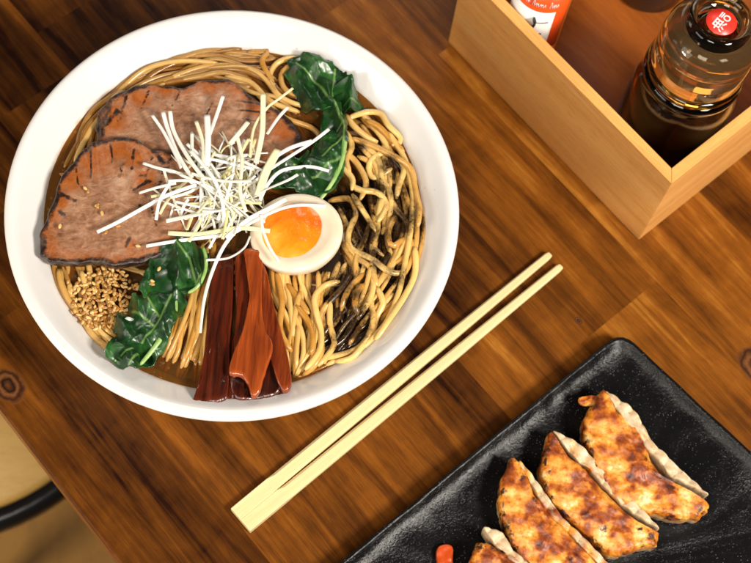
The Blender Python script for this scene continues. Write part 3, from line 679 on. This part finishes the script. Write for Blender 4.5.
# ------------------------------------------------------------------ sesame seeds
vs, fs = lathe([(0, -.165), (.045, -.15), (.085, -.08), (.098, .0), (.082, .07), (.045, .13), (0, .16)], (0, 0, 0), 10)
seed_v = [Vector((p.x, p.y*.62, p.z)) for p in vs]
GS = 'sesame seeds on the ramen'
sd0 = mk('sesame_seed', seed_v, fs, M['sesame'], label='sesame seed in the heap at the lower left of the bowl', cat='sesame seed', group=GS)
def seedat(px, py, z, o=None, lab=None, grp=None, flatness=1.2):
    s = o or sd0.copy()
    if o is None: COL.objects.link(s)
    s.location = at(px, py, z)*S; s.rotation_euler = (rad(90)+R_.gauss(0, .25)*flatness, R_.gauss(0, .3), R_.uniform(0, 6.28)); k = R_.uniform(.74, 1.0); s.scale = (k, k, k)
    if lab: s['label'] = lab
    if grp: s['group'] = grp
k = 0; pts = []
while k < 230:
    a = R_.uniform(0, 6.28); d = R_.random()**.6
    x, y = 106+34*d*math.cos(a), 299+32*d*math.sin(a)+(0)
    if x+y < 352+R_.uniform(-4, 4) or y < 266: continue
    if any((x-u)**2+(y-w)**2 < 9 for u, w in pts) and R_.random() < .8: continue
    pts.append((x, y)); seedat(x, y, 6.62-.28*d+R_.uniform(-.03, .1), sd0 if k == 0 else None); k += 1
for x, y in ((72, 290), (70, 292), (68, 282), (75, 305), (80, 322), (90, 330), (84, 336), (98, 338), (108, 342), (116, 343), (72, 312), (126, 330), (134, 318)):
    seedat(x, y, 6.36, lab='stray sesame seed at the fringe of the sesame heap', grp='stray sesame seeds by the heap')
for x, y in ((85, 188), (88, 191), (97, 205), (122, 176), (102, 213), (106, 232), (118, 226), (138, 246), (97, 206), (60, 226)):
    seedat(x, y, 7.36, lab='lone sesame seed lying on the front pork slice', grp='sesame seeds on the pork', flatness=.3)
for x, y in ((159, 269), (152, 281), (155, 302), (152, 284)):
    seedat(x, y, 7.5, lab='sesame seed caught on the lower green leaves', grp='sesame seeds on the leaf', flatness=.3)

# ------------------------------------------------------------------ chopsticks
h0 = at(240.5, 520.5, .35); t1, t2 = at(550, 254, .35), at(561, 266, .35)
ch = thing('chopsticks', 'pair of pale wooden disposable chopsticks still joined at one end', 'chopsticks', (h0.x, h0.y, 0), rz=rad(39.6))
dirc = ((t1+t2)/2-h0).normalized(); nr_ = Vector((-dirc.y, dirc.x, 0))
for sgn, tip in ((1, t1), (-1, t2)):
    sec = []
    L = (tip-h0).length
    for s, w, hh, chf, off in [(a_1, b_1*1.1, c_1, d_1, (e_1*1.1 if e_1 else None)) for a_1, b_1, c_1, d_1, e_1 in ((0, .335, .26, .02, .335), (.004, .34, .27, .03, .34), (.105, .34, .27, .03, .345), (.125, .325, .27, .13, .36), (.3, .31, .26, .13, None), (.65, .25, .22, .10, None), (.99, .175, .165, .07, None), (1.0, .14, .13, .06, None))]:
        gap = .38+.02*(1 if s > .1 else 0); 
        tipoff = abs((tip-h0).dot(nr_))
        o_ = off if off is not None else gap+(tipoff-gap)*((s-.12)/.88)
        c = h0+dirc*(L*s)+nr_*sgn*o_
        ring = []
        for (u, zz) in ((-w, -hh+chf), (-w+chf, -hh), (w-chf, -hh), (w, -hh+chf), (w, hh-chf), (w-chf, hh), (-w+chf, hh), (-w, hh-chf)):
            ring.append(c+nr_*u+Vector((0, 0, zz-.35+.28)))
        sec.append(ring)
    vs = [p for r in sec for p in r]; fs = [tuple(range(8)), tuple(range(len(vs)-8, len(vs)))]
    for i in range(len(sec)-1):
        for q in range(8): fs.append((i*8+q, i*8+(q+1) % 8, i*8+8+(q+1) % 8, i*8+8+q))
    mk('chopstick', vs, fs, M['chop'], ch, smooth=False)
bs = []
for s in (.0015, .107):
    c = h0+dirc*(20*s)
    for u, zz in ((-.03, -.26+.005), (.03, -.255), (.03, .18), (-.03, .18)): bs.append(c+nr_*u+Vector((0, 0, zz+.28-.35+.07)))
mk('joining_bridge', bs, [(0, 1, 2, 3), (4, 5, 6, 7), (0, 1, 5, 4), (1, 2, 6, 5), (2, 3, 7, 6), (3, 0, 4, 7)], M['chop'], ch, smooth=False)

# ------------------------------------------------------------------ wooden condiment box
CO = at(638.5, 240, 0); BA = rad(129.35)
bx = thing('condiment_box', 'open pale bamboo box holding the sauce bottles', 'box', (CO.x, CO.y, 0), rz=BA)
# local: x along the near panel (up-left), -y = away to the upper right
LXX, LYY, HB, TH = 15.9, 24.0, 7.0, .62
def prism(poly, z0, z1):
    k = len(poly); v = [(*p, z0) for p in poly]+[(*p, z1) for p in poly]
    return v, [tuple(range(k)), tuple(range(k, 2*k))]+[(i, (i+1) % k, k+(i+1) % k, k+i) for i in range(k)]
g = .012
def panel(name, poly, z0, z1, mat=M['box']):
    cx = sum(p[0] for p in poly)/4; cy = sum(p[1] for p in poly)/4
    v, f = prism([(x+(g if x < cx else -g)*0, y) for x, y in poly], z0, z1)
    return mk(name, v, f, mat, bx, smooth=False, world=False, bevel=.05)
panel('long_panel', [(0.004, 0), (LXX, 0), (LXX-TH, -TH), (TH+.004, -TH)], 0, HB)
panel('long_panel', [(0, -LYY), (LXX, -LYY), (LXX-TH, -LYY+TH), (TH, -LYY+TH)], 0, HB)
# side panels carry grain along their own length: built in a rotated child frame
def side(poly):
    o = panel('side_panel', poly, 0, HB)
    mr = Matrix.Rotation(rad(90), 4, 'Z')
    o.data.transform(mr.inverted()); o.rotation_euler = (0, 0, rad(90))
side([(0, -.004), (TH, -TH-.004), (TH, -LYY+TH), (0, -LYY)])
side([(LXX, 0), (LXX, -LYY), (LXX-TH, -LYY+TH), (LXX-TH, -TH)])
v, f = box(TH+.01, LXX-TH-.01, -LYY+TH+.01, -TH-.01, .25, .75); mk('base_board', v, f, M['box_in'], bx, smooth=False, world=False)

# ------------------------------------------------------------------ soy sauce bottle
SB = Matrix.Translation(CO) @ Matrix.Rotation(BA, 4, 'Z') @ Vector((3.5, -4.4, .76))
so = thing('soy_sauce_bottle', 'soy sauce bottle with clear cap and round red sticker, in the box corner', 'bottle', SB)
body = [(0, 0), (2.5, 0), (2.7, .2), (2.75, .6), (2.75, 6.3), (2.68, 6.8), (2.5, 7.2), (2.38, 7.4), (2.38, 7.6), (2.55, 7.8), (2.55, 8.05), (2.38, 8.25)]
inn = [(0, .25), (2.4, .25), (2.62, .6), (2.62, 6.25), (2.55, 6.75), (2.38, 7.12), (2.24, 7.4), (2.24, 7.7), (0, 7.7)]
v, f = lathe(body+[(2.28, 8.25), (2.26, 7.4), (2.40, 7.13), (2.57, 6.76), (2.64, 6.25), (2.64, .6), (2.42, .2), (0, .2)], SB, 72); mk('glass_body', v, f, M['clear'], so)
v, f = lathe(inn, SB, 72); mk('soy_sauce', v, f, M['soy'], so)
v, f = lathe([(1.95, 8.2), (2.44, 8.27), (2.5, 8.5), (2.38, 8.7), (1.95, 8.72), (1.95, 8.2)], SB, 72); mk('amber_collar', v, f, M['amber'], so)
v, f = lathe([(2.1, 8.74), (2.34, 8.76), (2.42, 9.0), (2.42, 10.4), (2.32, 11.3), (2.08, 12.0), (1.66, 12.5), (1.56, 12.75), (1.46, 12.92), (1.28, 12.92), (1.16, 12.7), (1.04, 12.42), (0, 12.38)], SB, 72)
v2, f2 = lathe([(0, 12.1), (1.1, 12.1), (1.6, 11.95), (2.0, 11.2), (2.14, 10.4), (2.15, 9.0), (2.1, 8.74)], SB, 72)
mk('clear_cap', *join((v, f), (v2, f2)), M['clear'], so)
v, f = lathe([(0, 7.75), (1.5, 7.78), (1.5, 9.0), (1.15, 9.8), (.85, 10.3), (.8, 11.4), (0, 11.5)], SB, 48); mk('pour_spout', v, f, M['spout'], so)
v, f = lathe([(0, 11.55), (.75, 11.55), (.8, 11.7), (.7, 11.85), (0, 11.9)], SB, 48); mk('inner_stopper', v, f, M['amber'], so)
ST = Vector((SB.x+.12, SB.y+.05, SB.z+12.42))
v, f = lathe([(1.25, 11.9), (1.95, 10.9), (2.05, 9.6), (1.95, 9.5), (1.85, 10.8), (1.2, 11.8), (1.25, 11.9)], SB, 64); mk('refraction_ring', v, f, M['refraction'], so)  # added ring, imitates pale wood refracted in the clear cap
v, f = lathe([(0, 0), (.74, 0), (.75, .03), (.74, .06), (0, .06)], ST, 48); stk = mk('red_sticker', v, f, M['red'], so)
def text(body_, size, c, ang, parent, mat, z, name='lettering', ext=.01):
    cu = bpy.data.curves.new('t', 'FONT'); cu.body = body_; cu.size = size*S; cu.align_x = 'CENTER'; cu.align_y = 'CENTER'; cu.extrude = ext*S; cu.offset = .010*S
    o = bpy.data.objects.new('t', cu); COL.objects.link(o); dg = bpy.context.evaluated_depsgraph_get()
    me = bpy.data.meshes.new_from_object(o.evaluated_get(dg)); bpy.data.objects.remove(o)
    mr = Matrix.Rotation(ang, 4, 'Z')
    vs = [mr @ (p.co/S)+Vector((c[0], c[1], z)) for p in me.vertices]; fs = [tuple(p.vertices) for p in me.polygons]
    t = mk(name, vs, fs, mat, None, loc=(0, 0, 0), smooth=False)
    t.parent = parent; t.location = -MW[parent].translation*S
    return t
A2 = rad(180-40)          # the sticker is read from the far side of the table
dd = Vector((math.cos(A2), math.sin(A2), 0)); up = Vector((-dd.y, dd.x, 0))
text('\u6cb9', .66, ST+up*.19, A2, so, M['white'], ST.z+.065)
text('oıı', .42, ST-up*.30, A2, so, M['white'], ST.z+.065) if False else text('Oil', .46, ST-up*.34, A2, so, M['white'], ST.z+.065)

# ------------------------------------------------------------------ chilli bottle
w_in = math.radians(129.35)
lx, ly = 12.2, -(TH+.13+1.6)
cb_ = Matrix.Translation(CO) @ Matrix.Rotation(BA, 4, 'Z') @ Vector((lx, ly, .76)); CB = Vector(cb_)
cbt = thing('chilli_bottle', 'small glass chilli bottle with orange red and white label, against the box panel', 'bottle', CB)
v, f = lathe([(0, 0), (1.4, 0), (1.52, .2), (1.55, .6), (1.55, 8.4), (1.45, 8.9), (1.1, 9.5), (.95, 9.8), (.95, 10.2), (0, 10.2)], CB, 56); mk('glass_body', v, f, M['lidorange'], cbt)
v, f = lathe([(0, 10.22), (1.15, 10.22), (1.2, 10.4), (1.2, 11.6), (1.1, 11.8), (0, 11.8)], CB, 48); mk('cap', v, f, M['red'], cbt)
def band(z0, z1, a0, a1, r, mat, name, parent, n_=40):
    vs = []; fs = []
    for i in range(n_+1):
        a = a0+(a1-a0)*i/n_
        for rr_, zz in ((r, z0), (r, z1), (r-.03, z1), (r-.03, z0)): vs.append(Vector((CB.x+rr_*math.cos(a), CB.y+rr_*math.sin(a), CB.z+zz)))
    for i in range(n_):
        for q in range(4): fs.append((i*4+q, i*4+(q+1) % 4, i*4+4+(q+1) % 4, i*4+4+q))
    fs += [(0, 1, 2, 3), (n_*4, n_*4+1, n_*4+2, n_*4+3)]
    return mk(name, vs, fs, mat, parent)
fa = math.atan2(CP.y-CB.y, CP.x-CB.x)
lab_ = band(3.3, 8.2, fa-2.0, fa+1.15, 1.58, M['orange'], 'label', cbt)
band(3.45, 7.0, fa-1.2, fa+.62, 1.605, M['white'], 'white_panel', cbt)
def onlabel(u, z, r=1.62): z += 1.1; a = fa+u; return Vector((CB.x+r*math.cos(a), CB.y+r*math.sin(a), CB.z+z))
def stroke(pts, w, mat, nm, r=1.625):
    P = [onlabel(u, z, r) for u, z in pts]
    v, f, _ = tube(P, w, 40, 6, flat=.25, up=Vector((P[0].x-CB.x, P[0].y-CB.y, 0)).normalized().cross(Vector((0, 0, 1)))); return v, f
ms = [stroke([(-.05, 5.4), (.04, 4.9), (-.06, 4.2), (.08, 3.6)], .26, 0, ''), stroke([(0, 4.95), (.22, 4.98), (.46, 5.05)], .10, 0, ''), stroke([(-.02, 4.2), (.14, 3.95), (.34, 3.95)], .13, 0, '')]
mk('brush_lettering', *join(*ms), M['ink'], cbt)
sq = []; x = -.95
for k_ in range(11):
    x2 = x+.145
    if k_ in (2, 4, 8): x = x2; continue
    hgt = .55 if k_ in (0, 5, 9) else .28
    sq.append(stroke([(x, 6.35), (x+.04, 6.35+hgt), (x+.08, 6.4), (x+.13, 6.62), (x+.15, 6.42)], .05, 0, '', 1.6)); x = x2
mk('script_lettering', *join(*sq), M['white'], cbt)

# ------------------------------------------------------------------ dark jar at the back of the box
JC = at(648, -15, .76); JC = Vector((JC.x, JC.y, .76))
jr = thing('black_jar', 'squat black lidded jar at the back of the box, cut by the frame', 'jar', JC)
v, f = lathe([(0, 0), (1.9, 0), (2.1, .3), (2.1, 5.6), (1.9, 6.1), (0, 6.1)], JC, 48); mk('jar_body', v, f, M['black_gloss'], jr)
v, f = lathe([(0, 6.12), (2.1, 6.12), (2.2, 6.3), (2.2, 7.8), (2.0, 8.1), (1.0, 8.3), (0, 8.35)], JC, 48); mk('jar_lid', v, f, M['black_gloss'], jr)

# ------------------------------------------------------------------ black plate
P0 = at(621, 330, 1.2); e1 = Vector((math.cos(rad(-140.6)), math.sin(rad(-140.6)), 0)); e2 = Vector((math.cos(rad(-46.5)), math.sin(rad(-46.5)), 0))
P0 = Vector((P0.x, P0.y, 0))
LP1, LP2 = 27.0, 14.5
def plate_outline(ins, z, rc, n_=240, wob=.07):
    C4 = [P0, P0+e1*LP1, P0+e1*LP1+e2*LP2, P0+e2*LP2]
    cen = sum(C4, Vector())/4; out = []
    # rounded parallelogram
    pts = []
    for i in range(4):
        c = C4[i]; a = (C4[i-1]-c).normalized(); b = (C4[(i+1) % 4]-c).normalized()
        r = max(.4, rc-ins*.55)
        inn_ = c+(a+b)*ins
        for t in range(9):
            u = t/8; q0 = inn_+a*r; q1 = inn_; q2 = inn_+b*r
            pts.append(q0*(1-u)**2+q1*2*u*(1-u)+q2*u*u)
    D = pts+[pts[0]]; Ls = [0]
    for a, b in zip(D, D[1:]): Ls.append(Ls[-1]+(b-a).length)
    j = 0
    for k in range(n_):
        t = Ls[-1]*k/n_
        while Ls[j+1] < t: j += 1
        p = D[j].lerp(D[j+1], (t-Ls[j])/max(1e-9, Ls[j+1]-Ls[j]))
        w = wob*fbm((p.x*.22, p.y*.22, 2), 2); p = p+(cen-p).normalized()*w
        out.append(Vector((p.x, p.y, z+.06*fbm((p.x*.3, p.y*.3, 7), 2)+(.07*fbm((p.x*1.1, p.y*1.1, 3+ins*.3), 3) if ins > .2 else 0))))
    return out
rings = [(1.0, .02, 1.1), (.7, .02, 1.1), (.4, .35, 1.1), (.12, .8, 1.05), (0, 1.08, 1.0), (.03, 1.2, 1.0), (.12, 1.25, 1.0), (.24, 1.18, 1.0), (.42, 1.0, 1.05), (.7, .86, 1.1), (1.15, .76, 1.25), (1.7, .69, 1.4), (2.6, .62, 1.4), (4.2, .58, 1.4), (6.2, .58, 1.2)]
RG = [plate_outline(i, z, r) for i, z, r in rings]
vs = [p for r in RG for p in r]; n_ = 240; fs = []
for i in range(len(RG)-1):
    for q in range(n_): fs.append((i*n_+q, i*n_+(q+1) % n_, (i+1)*n_+(q+1) % n_, (i+1)*n_+q))
fs += [tuple(range(n_)), tuple(range(len(vs)-n_, len(vs)))]
pc = P0+e1*LP1/2+e2*LP2/2
mk('plate', vs, fs, M['plate'], loc=(pc.x, pc.y, 0), label='long rectangular black glazed plate under the gyoza', cat='plate')

# ------------------------------------------------------------------ gyoza
def gyoza(label, face, rim, z, marks, seed, brown=0.0):
    cx = sum(p[0] for p in face)/len(face); cy = sum(p[1] for p in face)/len(face); c = at(cx, cy, z)
    root = thing('gyoza', label, 'gyoza', (c.x, c.y, .6), 'fried gyoza dumplings on the black plate')
    zf = lambda x, y, e: .14*fbm((x*.8+seed, y*.8, 1), 4)+.05*fbm((x*2.6, y*2.6, seed), 3)-.12*e*e
    v, f, E = slab(face, z, 1.4, 30, 170, zf, .36, .06, 2.6, seed, .93, botz=.62)
    MK = [(at(a, b, z).to_2d(), r/20.) for a, b, r in marks]
    fry = []; ch = []
    for p, e in zip(v, E):
        q = p.to_2d(); k = 0.0
        for a, r in MK: k = max(k, .85*math.exp(-((q-a).length/r)**2))
        if .93 <= e <= 1.2: k = max(k, .50+.5*fbm((q.x*1.4+seed, q.y*1.4, 0), 3))
        ch.append(max(0, min(1, k))); fry.append(1.0 if e <= 1.001 else (.55 if e < 1.2 else .15))
    mk('fried_side', v, f, M['gyoza'], root, attrs={'fry': fry, 'char': ch})
    # pale pleated dough showing behind the fried side
    inner = [(p[0]*.6+cx*.4, p[1]*.6+cy*.4) for p in rim[1:-1]][::-1]
    zg = lambda x, y, e: ((.20*abs(math.sin((x*1.0-y*1.1)*2.9+seed+.5*fbm((x, y, seed), 2)))**.6-.1)+.07*fbm((x*2, y*2, seed), 3))*min(1, e*1.3)
    v, f, E = slab(rim+inner, z-.16, 1.0, 22, 170, zg, .22, .05, 2.0, seed+3, .8, botz=.64)
    bq = [max(0.0, .22+.55*fbm((p.x*1.5, p.y*1.5, seed), 2)) + brown for p in v]
    mk('pleated_rim', v, f, M['gyoza'], root, attrs={'fry': bq, 'char': [0.0]*len(v)})
gyoza('golden fried gyoza nearest the right end of the plate, with pointed top corner', [(605, 384), (609, 396), (615, 406), (628, 418), (640, 430), (647, 441), (652, 458), (660, 470), (672, 483), (690, 498), (708, 500), (709, 510), (696, 516), (676, 516), (651, 512), (634, 506), (618, 496), (606, 482), (597, 467), (590, 448), (585, 430), (587, 413), (596, 401)],
      [(606, 392), (620, 399), (635, 411), (648, 436), (664, 452), (680, 470), (694, 488), (708, 494)], 2.5, [(664, 478, 8), (672, 488, 7), (668, 484, 7), (645, 458, 5), (702, 508, 7), (588, 440, 5), (654, 462, 5)], 1.0)
gyoza('second gyoza from the right, browned with a charred lower tip', [(552, 429), (557, 440), (566, 452), (580, 463), (594, 477), (606, 490), (622, 506), (636, 518), (650, 528), (661, 533), (659, 545), (640, 548), (614, 555), (600, 545), (577, 524), (560, 508), (550, 496), (544, 480), (543, 462), (547, 446)],
      [(553, 431), (566, 436), (582, 446), (606, 473), (618, 486), (632, 500), (648, 515), (660, 530)], 2.45, [(652, 538, 9), (644, 543, 6), (546, 450, 6), (604, 530, 7), (549, 470, 5), (640, 528, 4)], 4.0)
gyoza('gyoza third from the right with scorched left edge, cut by the frame', [(513, 456), (521, 464), (528, 478), (534, 492), (548, 508), (562, 524), (578, 541), (598, 562), (612, 582), (600, 600), (580, 592), (548, 580), (522, 556), (508, 530), (501, 504), (503, 478)],
      [(516, 459), (530, 472), (538, 490), (554, 508), (572, 526), (592, 546), (612, 568), (620, 584)], 2.45, [(506, 524, 9), (512, 535, 7), (524, 478, 6), (570, 560, 6), (503, 490, 6), (508, 464, 7), (536, 500, 6)], 8.0, .30)
gyoza('leftmost gyoza, only its top corner inside the lower frame', [(478, 542), (486, 541), (496, 546), (508, 554), (522, 566), (540, 585), (550, 604), (540, 622), (505, 620), (480, 600), (470, 578), (472, 556)],
      [(484, 528), (492, 528), (503, 533), (510, 546), (526, 560), (542, 578), (552, 598)], 2.4, [(478, 546, 8), (496, 548, 7), (516, 562, 8)], 13.0)
v, f, E = slab([(579, 398), (590, 395), (600, 397), (598, 403), (588, 406), (580, 404)], 1.9, .15, 6, 50, lambda x, y, e: .08*fbm((x*3, y*3, 0), 2), .05, .1)
mk('batter_flake', v, f, M['gyoza'], loc=at(590, 400, 1.8), label='small crisp batter flake beside the tip of the right gyoza', cat='flake', attrs={'fry': [1.0]*len(v), 'char': [0.0]*len(v)})
v, f, E = slab([(438, 548), (446, 544), (453, 547), (453, 560), (455, 574), (440, 575), (437, 560)], 1.0, .3, 6, 50, lambda x, y, e: .08*fbm((x*2, y*2, 0), 2), .1, .08)
mk('chilli_piece', v, f, M['chilli'], loc=at(446, 556, .8), label='small red orange chilli piece on the black plate at the lower edge', cat='chilli piece')

# ------------------------------------------------------------------ lights
W = bpy.data.worlds.new('World'); sc.world = W; W.use_nodes = True
bg = W.node_tree.nodes['Background']; bg.inputs[0].default_value = (1.0, .90, .78, 1); bg.inputs[1].default_value = .05
def area(name, loc_, tgt, size, power, col, sy=None):
    l = bpy.data.lights.new(name, 'AREA'); l.energy = power; l.color = col; l.size = size*S
    if sy: l.shape = 'RECTANGLE'; l.size_y = sy*S
    o = bpy.data.objects.new(name, l); COL.objects.link(o); o.location = Vector(loc_)*S
    o.rotation_euler = (Vector(tgt)-Vector(loc_)).to_track_quat('-Z', 'Y').to_euler(); return o
area('key_lamp', (55, -46, 80), (2, -2, 3), 22, 15.2, (1, .92, .82))
area('front_fill', (-22, -75, 105), (5, 0, 3), 40, 8.5, (1, .90, .78))  # added soft fill to lift the near face of the box
area('back_glint', (10, 100, 85), (5, 0, 3), 50, 2.4, (1, .95, .90), 36)  # added at low power for glints, no window known there
area('left_fill', (-95, -45, 62), (5, 0, 3), 60, 5.2, (1, .93, .84))  # fill added from the left to brighten the box front, not a window
area('stool_fill', (-80, -40, -4), (-34, 4, -45), 16, 7, (1, .86, .62))  # invented fill below the table edge for the floor and stool

sc.view_settings.view_transform = 'Standard'; sc.view_settings.look = 'None'; sc.view_settings.exposure = 0.0; sc.view_settings.gamma = 1.0
sc.render.engine = 'CYCLES'
sc.cycles.max_bounces = 10; sc.cycles.transmission_bounces = 10; sc.cycles.transparent_max_bounces = 12
sc.cycles.use_denoising = True
